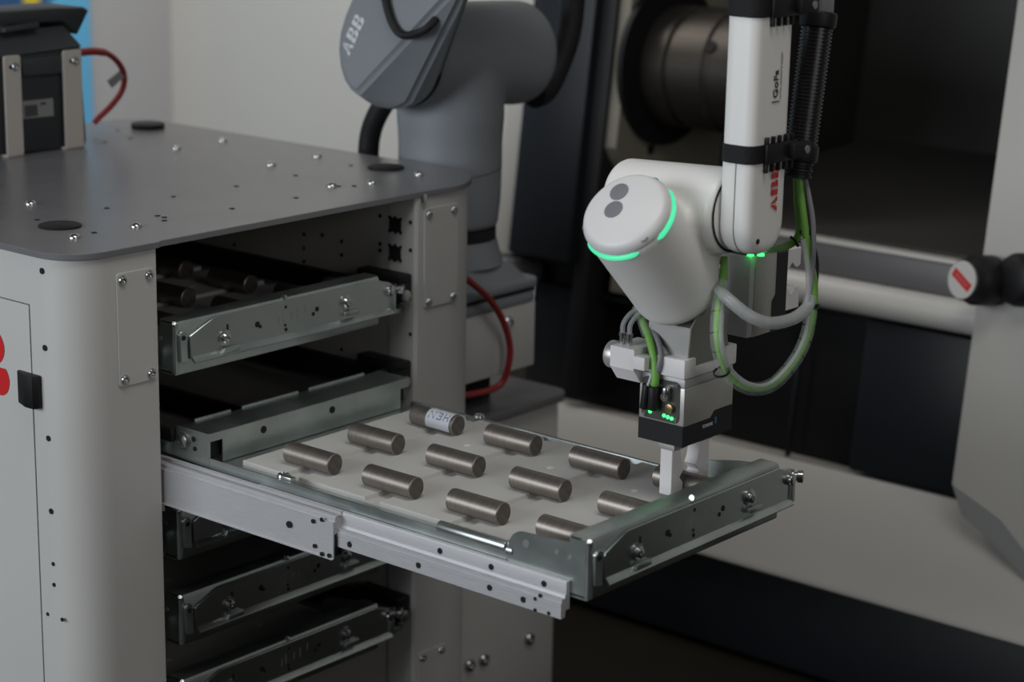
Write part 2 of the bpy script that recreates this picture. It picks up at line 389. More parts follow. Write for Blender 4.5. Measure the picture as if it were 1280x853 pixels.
b = B(); c2 = cpos + nrm * .0017; b.hull([c2 + rd * sx * .017 + ud * sy * .0022 + nrm * sz * .0002 for sx in (-1, 1) for sy in (-1, 1) for sz in (-1, 1)]); part('badge_print', b, 'rosy', kb)
kc = at(1262, 350, y=1.46); kn2 = thing('door_knob', 'plain black round knob on the cream upright', 'knob', kc)
b = B(); b.lathe([(0, 0), (.030, .001), (.038, .006), (.0425, .016), (.0425, .034), (.036, .042), (.018, .044), (.018, .08), (0, .08)], kc, V((.35, .93, -.1)), 40, close=False); part('knob', b, 'black', kn2)

# ------------------------------------------------------------------ tool cabinet
W, RL, RR, XB, ZT = .775, .056, .11, -.80, 1.0
cab = thing('drawer_cabinet', 'tall pale steel drawer cabinet with grey top plate and open front bays', 'cabinet', (-.40, .39, FZ))
# corner posts and side panels as folded sheet (outer skin outline, thickness inward)
def sheet(path, th, z0, z1):
    b = B(); n = len(path); inn = []
    for i, p in enumerate(path):
        a = V((*path[max(i - 1, 0)], 0)); c = V((*path[min(i + 1, n - 1)], 0)); t = (c - a).normalized(); nn = V((-t.y, t.x, 0)); inn.append((p[0] + nn.x * th, p[1] + nn.y * th))
    b.prism(path + inn[::-1], 'z', z0, z1); return b
arcL = [(-RL + RL * math.sin(a), RL - RL * math.cos(a)) for a in [i * math.pi / 2 / 12 for i in range(13)]]
side = part('side_panel', sheet([(-.0775, 0)] + arcL + [(0, .1305), (-.03, .1305)], .003, FZ + .02, .992), 'cab', cab, label='pale corner panel with rounded edge')
part('side_panel_rear', sheet([(XB, 0), (-.0775, 0)], .003, .931, .992), 'cab', cab)
dr = part('door', sheet([(XB + .02, -.0005), (-.0795, -.0005)], .018, FZ + .05, .9295), 'cab', cab, label='pale side door')
part('door_gap', B().box((-.0795, .006, FZ + .05), (-.0765, .02, .931)), 'dark', cab)
lt = at(25, 465, y=-.012); lb = at(50, 510, y=-.012)
b = B(); b.prism([(-.103, -.0005), (-.0605, -.0005), (-.0605, -.007), (-.064, -.012), (-.079, -.0125), (-.101, -.005)], 'z', .805, .846, .0015); part('latch', b, 'black', dr, label='black latch')
# red company mark on the door: only the end of the last letter is in view
hB = .080; mark('company_mark', (-.1225 - hB * (.95 * 3 + .32) / 2, -.0008, .846), (1, 0, 0), (0, 0, 1), hB, 'redp', dr, res=120)
arcR = [(-RR + RR * math.cos(a), W - RR + RR * math.sin(a)) for a in [i * math.pi / 2 / 12 for i in range(13)]]
part('corner_post', sheet([(-.05, .598), (-.004, .598), (0, .602), (0, .615)] + arcR + [(-.30, W)], .003, FZ + .02, .992), 'cab', cab, label='pale right corner post')
part('back_panel', B().box((XB, .02, FZ + .02), (XB + .003, W - .01, .992)), 'inner', cab)
part('far_panel', B().box((XB, W - .004, FZ + .02), (-.31, W - .001, .992)), 'cab', cab)
iw = part('inner_wall', B().box((XB + .01, .600, FZ + .02), (-.03, .603, .985)), 'inner', cab)
part('inner_wall_left', B().box((XB + .01, .128, FZ + .02), (-.034, .131, .985)), 'inner', cab)
part('bay_floor', B().box((XB + .01, .131, .16), (-.02, .6, .163)), 'inner', cab)
# square cut-outs and holes on the inner wall
for z in (.9487, .9089):
    b = B(); b.prism(rpoly([(-.050, z - .010), (-.028, z - .010), (-.028, z + .010), (-.050, z + .010)], .002, 2), 'y', .5970, .5978); part('square_cutout', b, 'dark', iw)
hl = []
for z in (.9487, .9089):
    for dx, dz in ((-.017, .013), (.017, .013), (-.017, -.013), (.017, -.013), (0, .014), (0, -.014)): hl.append(((-.039 + dx * .62, .5973, z + dz * .75), (0, 1, 0), .0024))
for px, py in ((475, 270), (475, 305), (475, 313), (380, 293), (380, 310), (380, 327), (427, 302), (427, 319), (403, 294), (293, 306), (513, 278), (513, 313), (427, 437), (381, 443), (513, 418)):
    p = at(px, py, y=.5995)
    hl.append((at(px, py, y=.5973) if p.x > -.056 else p, (0, 1, 0), .0028))
holes(iw, hl)
# runners on the inner wall, one set per level
LV = [.8245, .7, .5815, .465, .349]
for i, z in enumerate(LV):
    rn = part('runner', B().box((-.70, .565, z + .002), (-.02, .599, z + .010), .001), 'galv2', cab)
    part('runner_channel', B().box((-.70, .585, z + .012), (-.03, .5985, z + .040), .001), 'black', rn)
    b = B(); b.box((-.090, .572, z + .046), (-.006, .597, z + .060), .003); b.box((-.024, .572, z + .022), (-.006, .597, z + .050), .003); rs = part('runner_stop', b, 'black', cab, label='black plastic runner stop')
    b = B(); b.box((-.040, .556, z + .026), (-.028, .575, z + .046), .002); b.cyl((-.026, .585, z + .030), (-.004, .585, z + .030), .009, n=16, bev=.002); part('stop_roller', b, 'galv', rs)
    part('runner_left', B().box((-.70, .1315, z + .002), (-.03, .150, z + .030), .002), 'galv2', cab)
# cover plates with four screws each
def cover(y0, y1, z0, z1):
    b = B(); b.prism(rrect(y0, z0, y1, z1, .004, 3), 'x', .0, .0025, .0006, 1); cp = part('cover_plate', b, 'cab', cab)
    for y in (y0 + .0085, y1 - .0095):
        for z in (z0 + .009, z1 - .0085): screw(cp, (.0025, y, z), (1, 0, 0), .0062, .004)
cover(.0672, .1265, .829, .9695); cover(.613, .683, .833, .975); cover(.607, .666, .16, .316)
# holes in the left face
holes(side, [((-.0515 if z > .55 else x, -.0004, z), (0, -1, 0), r) for x, z, r in ((0, .9759, .0038), (0, .8819, .0038), (0, .7691, .0036), (0, .6764, .0036), (0, .6083, .0026), (0, .5812, .0026), (-.0659, .5388, .0025), (-.0379, .539, .0026))])
# top plate, slightly stepped back over the bays
def outline(e):
    l = [(-RL + (RL + e) * math.sin(a), RL - (RL + e) * math.cos(a)) for a in [i * math.pi / 2 / 12 for i in range(13)]]
    r = [(-RR + (RR + e) * math.cos(a), W - RR + (RR + e) * math.sin(a)) for a in [i * math.pi / 2 / 14 for i in range(15)]]
    bk = [(XB + .06 - .06 * math.sin(a) - e * math.sin(a), W - .06 + (.06 + e) * math.cos(a)) for a in [i * math.pi / 2 / 8 for i in range(9)]]
    return [(XB - e, -e)] + l + [(e, .133), (e - .0035, .137), (e - .0035, .60), (e - .003, .603)] + r + bk
tp = part('top_plate', B().prism(outline(.005), 'z', ZT - .008, ZT, .0008, 1), 'top', cab, label='grey enamelled top plate')
for px, py in ((220.5, 184.3), (278, 175), (338.7, 204.9), (396.4, 194.2), (414.7, 231.3), (465.4, 227.4), (523.8, 216.7), (38, 253.4), (93, 295.3), (170, 281.5)):
    p = at(px, py, z=ZT + .002); p.z = ZT
    b = B(); b.lathe([(.0075, 0), (.0075, .001), (.006, .0035), (.003, .005), (0, .0053)], p, (0, 0, 1), 16, close=False); part('dome_bolt', b, 'chrome', tp)
holes(tp, [(at(px, py, z=ZT), (0, 0, 1), .0036) for px, py in ((133.6, 260.4), (216.7, 246), (295.5, 233), (290, 261), (197, 270), (205.4, 272), (205.4, 276), (117.6, 291), (46.4, 275), (369.6, 219.5), (438.6, 206.8), (442.8, 232.7), (423, 233), (370, 247.5), (147, 163), (163, 173), (131, 178))])
for px, py, h in ((75, 283, .0025), (185, 160, .008), (482.5, 210.5, .003)):
    p = at(px, py, z=ZT)
    b = B(); b.lathe([(.0265, 0), (.0270, .001), (.0270, h - .0008), (.0258, h), (0, h)], p, (0, 0, 1), 32, close=False); part('rubber_pad', b, 'rubber', tp, label='round black rubber pad')
b = B(); b.prism([(.606, .984), (.6135, .984), (.6135, .9965), (.606, .9965)], 'x', -.002, .0065, .001); part('plate_clip', b, 'chrome', tp, label='small bright clip')

# ------------------------------------------------------------------ tray drawers
Y0, Y1 = .158, .525
def make_drawer(label):
    L = (0, .341, LV[1]); zb = LV[1]
    d = thing('tray_drawer', label, 'drawer', L, 'steel tray drawers in the cabinet')
    # front panel: folded C profile in (x,z)
    P = [(0, .004), (0, .064), (-.002, .0685), (-.006, .070), (-.027, .070), (-.027, .060), (-.0255, .060), (-.0255, .0685), (-.0065, .0685), (-.0018, .0655), (-.0018, .0025), (-.030, .0025), (-.030, 0), (-.004, 0), (-.001, .001)]
    b = B(); b.prism([(x, z + zb) for x, z in P], 'y', Y0, Y1 - .002); fp = part('front_panel', b, 'galv', d)
    # latch plate: proud, sloping shoulder on the left
    q = [(.1787, .0483), (.2160, .0640), (.2230, .0655), (.5180, .0655), (.5260, .0620), (.5400, .0585), (.5470, .0540), (.5470, .0190), (.5420, .0165), (.1800, .0165)]
    b = B(); b.prism([(y, z + zb) for y, z in rpoly(q, .004, 3)], 'x', .001, .0038, .0007, 1); lp = part('latch_plate', b, 'galv2', fp)
    b = B(); b.prism([(x, z + zb) for x, z in ((.0015, .0225), (.0042, .0215), (.0095, .0150), (.0085, .0135), (.0015, .0180))], 'y', .182, .545); part('latch_plate_lip', b, 'galv', lp)
    b = B(); b.prism([(y, z + zb) for y, z in rpoly([(.1615, .0175), (.1735, .0150), (.1735, .0530), (.1690, .0575), (.1630, .0575), (.1600, .0530)], .002, 2)], 'x', .0015, .0065, .001, 1); tb = part('latch_tab', b, 'galv', lp)
    holes(tb, [((.0067, .1665, zb + .0490), (1, 0, 0), .0032)])
    for y, z in ((.2370, .0360), (.4545, .0450)):
        b = B(); b.lathe([(.0105, 0), (.0105, .0015), (.007, .0018), (.007, .004), (.0055, .006), (.003, .0065), (.0028, .0045), (0, .0045)], (.0038, y, zb + z), (1, 0, 0), 20, close=False); part('shoulder_screw', b, 'chrome', lp)
        part('screw_keeper', B().box((.0038, y - .006, zb + z - .018), (.0095, y + .021, zb + z - .0115), .0008), 'galv', lp)
    b = B()
    b.box((.0036, .2405, zb + .038), (.0042, .2435, zb + .053)); b.box((.0036, .4575, zb + .030), (.0042, .4605, zb + .043))
    for y, z, r in ((.2935, .0434, .004), (.2985, .0395, .0025), (.4010, .0450, .0035), (.3940, .0395, .0028), (.3440, .0575, .0022), (.3440, .0275, .0026), (.3430, .0335, .002)): b.disc((.0039, y, zb + z), (1, 0, 0), r, 10, .0004)
    part('slots', b, 'dark', lp, kind='stuff')
    b = B()
    for k, (y, z, h) in enumerate(((.330, .042, .012), (.3375, .043, .015), (.3530, .044, .010), (.3640, .045, .013), (.3780, .050, .010))): b.box((.0037, y, zb + z - h / 2), (.00385, y + .0022, zb + z + h / 2))
    part('rub_marks', b, 'lab', lp, kind='stuff', label='worn dark rub marks')
    b = B(); b.cyl((-.001, .344, zb + .0705), (-.001, .3475, zb + .0695), .0036, n=12); part('edge_clip', b, 'galv', fp)
    # right end catch
    b = B(); b.box((-.004, .541, zb + .0165), (.0055, .5435, zb + .050), .0006); b.box((.0000, .5435, zb + .0165), (.0060, .552, zb + .047), .001); ct = part('catch_bracket', b, 'galv', d)
    b = B(); b.cyl((-.004, .5405, zb + .0465), (.010, .5405, zb + .0465), .0072, n=16, bev=.0015); part('catch_pin', b, 'chrome', ct)
    b = B(); b.lathe([(.004, 0), (.0085, .001), (.0085, .009), (.0055, .010), (.0055, .013), (.0075, .014), (.0075, .020), (.006, .021)], (-.010, .555, zb + .0445), (.85, .5, 0), 18); part('catch_roller', b, 'chrome', ct)
    # left side plate with the big rounded ear
    P = rpoly([(-.113, .006), (-.001, .004), (-.001, .0665), (-.0255, .0665), (-.0275, .0605), (-.112, .0560)], [.001, .001, .003, .001, .002, .022], 6)
    b = B(); b.prism([(x, z + zb) for x, z in P], 'y', Y0 - .0005, Y0 + .0015, .0005, 1); sp = part('side_ear', b, 'galv', d)
    b = B(); b.lathe([(0, 0), (.003, .0002), (.0036, .002), (.0036, .003), (.0025, .0044), (0, .0046)], (-.0022, Y0 + .0012, zb + .0655), (.5, -.5, .7), 14, close=False); b.cyl((-.0025, Y0 + .002, zb + .003), (-.0025, Y0 + .002, zb + .0665), .0042, n=14); part('folded_corner', b, 'galv', sp)
    for x, z, r in ((-.087, .0445, .0045), (-.044, .0455, .0030), (-.026, .0445, .0028)):
        b = B(); b.disc((x, Y0 - .0006, zb + z), (0, -1, 0), r, 14, .0004); part('ear_hole', b, 'lab', sp)
    b = B(); b.prism([(x, z + zb) for x, z in rpoly([(-.113, .006), (-.001, .004), (-.001, .0665), (-.06, .0600), (-.112, .0500)], [.001, .001, .003, .01, .020], 6)], 'y', Y1 - .003, Y1 - .001, .0005, 1); part('side_ear_far', b, 'galv', d)
    # base pan with side flanges
    P = [(Y0 + .0005, .031), (Y0 + .0005, .004), (Y1 + .008, .004), (Y1 + .008, .0255), (Y1 + .009, .0265), (Y1 + .002, .0275), (Y1 - .001, .0215), (Y0 + .018, .0215), (Y0 + .008, .0225), (Y0 + .0025, .031)]
    b = B(); b.prism([(y, z + zb) for y, z in P], 'x', -.595, -.031); pan = part('base_pan', b, 'galv', d)
    b = B(); b.cyl((-.218, Y0 + .006, zb + .0315), (-.118, Y0 + .006, zb + .0315), .0070, n=18, bev=.001); part('rolled_edge', b, 'galv', pan, label='bright rolled edge')
    b = B(); b.cyl((-.114, Y0 + .004, zb + .030), (-.106, Y0 + .004, zb + .030), .0065, n=12); b.box((-.116, Y0, zb + .017), (-.108, Y0 + .008, zb + .040), .002); part('edge_tab', b, 'galv', pan)
    b = B(); b.box((-.470, Y0 + .001, zb + .030), (-.452, Y0 + .010, zb + .0365), .001); part('pan_tab', b, 'galv', pan)
    screw(pan, (-.474, Y0 + .011, zb + .0305), (0, 0, 1), .0085, .006); screw(pan, (-.4745, Y1 + .004, zb + .0275), (0, 0, 1), .0085, .006)
    # white plastic insert with four cross channels
    xs = [-.566, -.020]; prof = [(xs[0], .0215), (xs[0], .027), (xs[0] + .001, .028)]
    for k in range(4):
        c = -.479 + .1335 * k; prof += [(c - .0125, .028), (c - .011, .0232), (c + .011, .0232), (c + .0125, .028)]
    prof += [(xs[1] - .001, .028), (xs[1], .027), (xs[1], .0215)]
    b = B(); b.prism([(x, z + zb) for x, z in prof], 'y', Y0 + .030, Y1 - .004); ins = part('plastic_insert', b, 'pom', d, label='off-white plastic insert with cross channels')
    b = B()
    for x in (-.479 + .075, -.479 + .21, -.479 + .34):
        for y in (.255, .425): b.disc((x, y, zb + .0281), (0, 0, 1), .0045, 12, .0003)
    part('insert_screws', b, 'white', ins, kind='stuff')
    # rear cross bar with notched corners
    P = [(.158, .034), (.1585, .0555), (.158, .0615), (.5195, .0615), (.5195, .034), (.506, .034), (.506, .046), (.4975, .046), (.4975, .030), (.180, .030), (.180, .050), (.160, .050), (.160, .034)]
    P = [(.158, .052), (.158, .0620), (.5195, .0620), (.5195, .050), (.503, .050), (.503, .0225), (.1795, .0225), (.1795, .052)]
    b = B(); b.prism([(y, z + zb) for y, z in P], 'x', -.595, -.593); rb = part('rear_bar', b, 'galv', d)
    b = B(); b.prism([(x, z + zb) for x, z in ((-.593, .0605), (-.5945, .0622), (-.648, .0622), (-.650, .0605))], 'y', .1575, .52); part('bar_top', b, 'galv', rb)
    for a0, a1 in ((.185, .245), (.265, .365), (.385, .49)): part('bar_top_lip', B().box((-.652, a0, zb + .0600), (-.648, a1, zb + .0650), .0008), 'galv', rb)
    b = B(); b.prism([(x, z + zb) for x, z in ((-.6855, .022), (-.594, .018), (-.594, .0615), (-.652, .0615), (-.668, .046), (-.6855, .044))], 'y', .158, .160); part('bar_end', b, 'galv', rb)
    for y in (.249, .372): b = B(); b.disc((-.5926, y, zb + .0485), (1, 0, 0), .0048, 16, .0004); part('bar_hole', b, 'dark', rb)
    part('bar_shadow_box', B().box((-.645, .163, zb + .03), (-.600, .517, zb + .0595)), 'black', rb, label='black filler painting the shade inside the bar')  # black filler box stands in for the shade in the hollow bar
    b = B(); b.lathe([(.0115, 0), (.0115, .002), (.0085, .002), (.0085, .0035), (.005, .005), (0, .005)], (-.640, .158, zb + .044), (0, -1, 0), 18, close=False); part('bar_roller', b, 'chrome', rb)
    holes(rb, [((-.622, .1576, zb + .050), (0, -1, 0), .0034), ((-.620, .1576, zb + .038), (0, -1, 0), .003)])
    part('bar_latch_block', B().box((-.684, .150, zb + .040), (-.655, .157, zb + .058), .002), 'black', rb)
    return d
dw = make_drawer('galvanised tray drawer closed in the top bay above the open tray')
dws = [dw]
lab = ['galvanised tray drawer pulled fully out of the cabinet with steel rods on its insert', 'closed tray drawer directly below the open tray, half hidden by its rail',
       'closed tray drawer second from the bottom, in the dark lower bays', 'lowest closed tray drawer in view at the bottom of the cabinet']
for k in range(4): c = copy_tree(dw); c['label'] = lab[k]; dws.append(c)
for k, o in enumerate(dws):
    z = LV[k]; dx = .653 if k == 1 else 0.0
    dl = V((dx, 0, z - LV[1])); o.location = o.location + dl
    def shift(q):
        WP[q.name] = WP[q.name] + dl
        for ch in q.children: shift(ch)
    shift(o)
# slide rails of the open tray
tray = dws[1]
z0, z1 = .6645, .7148
b = B()
b.prism([(.1335, z0), (.1355, z0), (.1355, z1 - .006), (.1385, z1 - .006), (.1385, z1 - .001), (.1405, z1 + .001), (.1450, z1 + .001), (.1455, z1 - .003), (.1490, z1 - .003), (.1490, z1 + .004), (.1525, z1 + .005), (.1525, z0 + .03), (.1375, z0 + .03), (.1375, z0 - .0), (.1335, z0 - .001)], 'x', -.55, .2950)
ro = part('slide_rail_outer', b, 'alu', tray, label='aluminium outer slide rail')
hl = []
for px, py in ((361, 656), (391, 652), (402, 650), (393, 683), (402, 693), (411, 695)):
    p = at(px, py, y=.1333); hl.append((p, (0, -1, 0), .0042 if px == 361 else .0027))
holes(ro, hl)
part('slide_carriage', B().box((.262, .138, .667), (.296, .1505, .690), .002), 'black', tray, label='black slide carriage')
zi0, zi1 = .6785, .7185
b = B()
b.prism([(.1420, zi0), (.1420, zi0 + .0105), (.1428, zi0 + .0112), (.1420, zi0 + .012), (.1420, zi0 + .0175), (.1432, zi0 + .0178), (.1432, zi0 + .0222), (.1480, zi0 + .0220), (.1490, zi0 + .0255), (.1505, zi0 + .0255), (.1505, zi1 - .002), (.1512, zi1), (.1568, zi1), (.1568, zi0 + .008), (.1500, zi0 + .008), (.1490, zi0)], 'x', .15, .6285)
ri = part('slide_rail_inner', b, 'alu', tray, label='aluminium inner slide rail')
for v in ri.data.vertices:                  # front end steps back on the upper flange
    pass
hl = []
for px, py in ((437, 681), (523, 707), (612, 735), (654, 750)): hl.append((at(px, py, y=.1419), (0, -1, 0), .0036))
for px, py in ((550, 689), (614, 709), (680, 730)): hl.append((at(px, py, y=.1504), (0, -1, 0), .0036))
for px, py in ((669, 749), (675, 745), (669, 763), (686, 767)): hl.append((at(px, py, y=.1419), (0, -1, 0), .0022))
holes(ri, hl)

# ------------------------------------------------------------------ steel rods
RZ = LV[1] + .028 + .0135; RAD = .0135
def make_rod(label, group):
    r = thing('steel_rod', label, 'rod', (0, 0, RZ - RAD), group)
    b = B(); b.lathe([(RAD - .0012, -.0385), (RAD, -.0375), (RAD, .0375), (RAD - .0012, .0385)], (0, 0, RZ), (1, 0, 0), 32, close=False); part('shaft', b, 'rod', r)
    for s in (-1, 1):
        b = B(); b.lathe([(RAD - .0011, .0384), (.004, .0386), (0, .0384)], (0, 0, RZ), (s, 0, 0), 32, close=False); part('cut_face', b, 'rodend', r)
    return r
cols = {'far': .4495, 'middle': .335, 'near': .2225}
ordn = ['rearmost', 'second from the rear', 'third from the rear', 'foremost']
proto = None
for cn, y in cols.items():
    for k in range(4):
        lbl = 'brown steel rod %s in the %s row on the open tray' % (ordn[k], cn)
        if cn == 'far' and k == 0: lbl = 'steel rod with a white handwritten paper label at the rear of the open tray'
        if cn == 'far' and k == 3: lbl = 'steel rod held between the white gripper fingers'
        if cn == 'far' and k == 0: o = make_rod(lbl, 'steel rods on the open tray')
        elif proto is None: o = proto = make_rod(lbl, 'steel rods on the open tray')
        else: o = copy_tree(proto); o['label'] = lbl
        x = .174 + .1335 * k
        if cn == 'far' and k == 3: x = .563
        o.location = V((x, y + (.0075 if (cn == 'far' and k == 3) else 0), RZ - RAD))
        if cn == 'far' and k == 0: o.rotation_euler.z = math.radians(-2)
        if cn == 'far' and k == 0: labelled = o
        if cn == 'far' and k == 1: o.location.x = .303
o = labelled
b = B(); lb_ = []
for s, sx in ((0, -.008), (1, .034)): lb_.append([b.bm.verts.new((sx, (RAD + .0004) * math.sin(a), RZ + (RAD + .0004) * math.cos(a))) for a in [math.radians(-125 + 10 * i) for i in range(17)]])
for i in range(16): b.bm.faces.new([lb_[0][i], lb_[1][i], lb_[1][i + 1], lb_[0][i + 1]])
pl = part('paper_label', b, 'paper', None, label='white paper label'); pl.parent = o; pl.location = pl.location - V((0, 0, RZ - RAD))
def on_rod(u, v): a = v / RAD - math.radians(48); return V((u, (RAD + .0009) * math.sin(a), RZ + (RAD + .0009) * math.cos(a)))
b = B()
strokes = [[(0, 0), (.0005, .0085), (.0065, .0005), (.007, .009)],                                  # N
           [(.0105, .0085), (.0155, .008), (.0158, .0045), (.0115, .0045), (.0158, .0045), (.016, .0008), (.0105, .0008)],   # E turned half round
           [(.0195, .009), (.0195, .0005)], [(.0195, .0045), (.0245, .0045)], [(.0245, .009), (.0245, .0005)]]   # H
for st in strokes: b.tube([on_rod(-.003 + u * 1.35, -.0045 + v * 1.15) for u, v in st], .00055, 6, 1)
pt = part('handwriting', b, 'ink', None); pt.parent = o; pt.location = pt.location - V((0, 0, RZ - RAD))
for cn, y in cols.items():                       # rods in the top drawer, seen under the plate
    for k in range(4):
        if (cn, k) not in (('far', 1), ('far', 2), ('far', 3), ('middle', 2), ('middle', 3), ('near', 3)): continue
        o = copy_tree(proto); o['label'] = 'dark steel rod %s in the %s row inside the closed top drawer' % (ordn[k], cn); o['group'] = 'steel rods in the closed top drawer'
        o.location = V((.174 + .1335 * k - .653, y, RZ - RAD + LV[0] - LV[1]))

# ------------------------------------------------------------------ robot pedestal
pd = thing('robot_pedestal', 'pale steel pedestal box standing behind the drawer cabinet under the robot', 'pedestal', (-.25, .92, FZ))
part('lower_box', B().box((-.45, .785, FZ), (-.100, 1.052, .590), .003), 'cab', pd)
b = B(); b.prism(rrect(-.46, .782, -.085, 1.068, .03, 5), 'z', .590, .604, .002); part('lower_lid', b, 'mgrey', pd, label='dark grey lid')
part('gap_shade_plinth', B().box((-.40, .80, .604), (-.16, .95, .662)), 'mblack', pd)  # added support block, black in place of the shade in the gap
part('upper_box', B().box((-.34, .790, .660), (-.100, .987, .765), .003), 'cab', pd)
for px, py in ((604, 741), (585, 757)): screw(pd, at(604, 825, x=-.099) if px == 604 else at(586, 832, x=-.099), (1, 0, 0), .011, .007)
screw(pd, at(661, 799, x=-.099), (1, 0, 0), .011, .007); screw(pd, at(635, 403, x=-.099), (1, 0, 0), .010, .006)

# ------------------------------------------------------------------ robot arm
rb = thing('collaborative_robot', 'jointed robot with grey lower joints, white forearm and green light arcs on its wrist', 'robot', (-.195, .888, .765))
BX, BY = -.195, .888
b = B(); b.prism(rrect(-.325, .795, -.098, .990, .02, 5), 'z', .765, .782, .003); b.prism(rrect(-.325, .795, -.094, .996, .022, 5), 'z', .789, .803, .004)
b.hull([(x, y, z) for z, e in ((.800, 0), (.832, .022)) for x, y in rrect(-.32 + e, .795 + e, -.100 - e, .985 - e, .03, 4)])
part('base_foot', b, 'grey', rb, label='grey base foot')
part('foot_groove', B().box((-.318, .80, .781), (-.102, .984, .790)), 'black', rb)
b = B(); b.lathe([(.085, .83), (.078, .85), (.0735, .868)], (BX, BY, 0), (0, 0, 1), 40); part('base_collar', b, 'grey', rb)
b = B(); b.lathe([(.0725, .862), (.0725, .886)], (BX, BY, 0), (0, 0, 1), 40); part('base_ring', b, 'black', rb)
# column and shoulder as one blended shell
b = B(); b.lathe([(.0745, .886), (.0790, .93), (.0800, .98), (.0800, 1.02), (.083, 1.06), (.080, 1.12)], (BX, BY, 0), (0, 0, 1), 48)
b.cyl((BX, .775, 1.158), (BX, 1.055, 1.140), .077, .082, n=48, bev=.014)
sh = part('shoulder', smooth_union(b, .006, 10), 'grey', rb, ang=60, label='grey shoulder joint')
b = B(); b.lathe([(.0806, 0), (.0806, .0012)], (BX, BY, .985), (.12, -.12, 1), 48, close=False); part('shoulder_seam', b, 'black', rb)
b = B(); b.cyl((BX, .782, 1.1575), (BX, .784, 1.1575), .0775, n=48); part('link_seam', b, 'black', rb)
# upper arm link: bevelled round end rising out of the picture
yf = .715
fpx = [(446, 117), (437, 111), (430, 100), (425, 83), (423, 62), (425, 42), (431, 20), (440, -2), (452, -30), (560, -70), (600, -48), (550, 5), (500, 58)]
face = [at(px, py, y=yf) for px, py in fpx]
back = [V((BX + .078 * math.cos(i * math.pi / 16), .782, 1.158 + .078 * math.sin(i * math.pi / 16))) for i in range(32)]
mid = [V((BX - .012 + .085 * math.cos(i * math.pi / 16), .755, 1.160 + .083 * math.sin(i * math.pi / 16))) for i in range(14, 28)]
upv = V((.05, 0, .12)); back2 = [p + upv for p in back]
b = B(); b.hull(face + mid + back + back2); bmesh.ops.bevel(b.bm, geom=[e for e in b.bm.edges if len(e.link_faces) == 2 and e.calc_face_angle(0) > .55], offset=.006, segments=3, affect='EDGES')
ul = part('upper_arm', b, 'grey', rb, label='grey upper arm link', ang=30)
mk = at(441, 43, y=yf - .0006); mark('company_mark', mk, (.50, 0, .866), (-.866, 0, .50), .020, 'wtext', ul, wid=1.0, gap=.12, res=30)
b = B(); hp_ = [at(478, -30, y=.709), at(483, 5, y=.709), at(492, 32, y=.709), at(505, 44, y=.709), at(528, 39, y=.709), at(543, 26, y=.720), at(552, 12, y=.74), at(570, -6, y=.77)]
b.tube(hp_, .006, 10); part('link_cable', b, 'rubber', ul, label='black cable looped over the link')
# elbow out of view joins the upper arm and the forearm
e0 = V((-.10, .755, 1.30))
b = B(); b.tube([e0, V((.02, .76, 1.48)), V((.30, .68, 1.66)), V((.652, .4375, 1.68))], .062, 20, 8); part('elbow', b, 'white', rb)
# forearm
FX0, FX1, FY0, FY1, JY, JZ = .6315, .6745, .399, .4765, .4375, 1.080
def uoutline(hw, ztop, e=0):
    pts = [(JY - hw, ztop)]
    for i in range(25):
        a = math.pi + math.pi * i / 24; c, s_ = math.cos(a), math.sin(a)
        pts.append((JY + hw * math.copysign(abs(c) ** .85, c), JZ - .004 + (.0385 - e) * math.copysign(abs(s_) ** .85, s_)))
    return pts + [(JY + hw, ztop)]
b = B(); b.prism(uoutline(.0385, 1.150), 'x', FX0, FX1, .012, 4); b.prism(rrect(FX0, FY0, FX1, FY1, .013, 6), 'z', 1.130, 1.645)
fa = part('forearm', smooth_union(b, .0022, 4), 'white', rb, label='white forearm', ang=50)
b = B(); b.prism(rrect(FX0 - .0004, FY0 - .0004, FX1 + .0004, FY1 + .0004, .013, 6), 'z', 1.1565, 1.1575); part('forearm_seam', b, 'lab', fa)
b = B(); s0 = uoutline(.0388, 1.150, -.0004); b.tube([V((FX0 + .0235, y, z)) for y, z in s0[:16]], .0006, 6, 1); part('shell_seam', b, 'lab', fa)
b = B(); b.disc((FX1, .4195, 1.056), (1, 0, 0), .0032, 14, .0006); part('shell_hole', b, 'dark', fa)
mark('company_mark', (FX1 + .0008, .4470, 1.1135), (0, 0, 1), (0, -1, 0), .0130, 'redp', fa, wid=1.35, gap=.10, res=30)
text('name_print', 'GoFa', .0125, (FX1 + .0008, .4405, 1.2290), (0, 0, 1), (0, -1, 0), 'dink', fa, .0002, 1.15)
text('small_print', 'ULTRA ACCURATE COBOT', .0042, (FX1 + .0008, .4500, 1.238), (0, 0, 1), (0, -1, 0), 'gtext', fa)
b = B(); b.box((FX1, .4345, 1.2090), (FX1 + .0010, .4485, 1.2100)); part('print_bar', b, 'dink', fa)
# wrist: J5 tube blended with the J6 housing
nJ = V((0, -.722, .692)).normalized(); J0 = V((.563, .318, 1.091)); RJ = .0535
def JP(k, r=0, a=0): return J0 + nJ * k + (V((1, 0, 0)) * math.cos(a) + nJ.cross(V((1, 0, 0))) * math.sin(a)) * r
b = B(); b.lathe([(RJ - .004, -.012), (RJ, -.016), (RJ, -.150), (RJ - .004, -.160), (RJ - .012, -.165)], J0, nJ, 64)
b.cyl((.472, JY, JZ - .001), (.632, JY, JZ + .001), .0445, .0495, n=48, bev=.008)
b.hull([V((x, JY + rr_ * math.cos(a), JZ + rr_ * math.sin(a))) for x, rr_ in ((.478, .042), (.600, .047)) for a in [i * math.pi / 10 for i in range(20)]] + [JP(k, RJ - .002, a) for k in (-.06, -.145) for a in [i * math.pi / 10 for i in range(20)]])
wr = part('wrist', smooth_union(b, .0032, 9), 'white', rb, label='white wrist housing', ang=60)
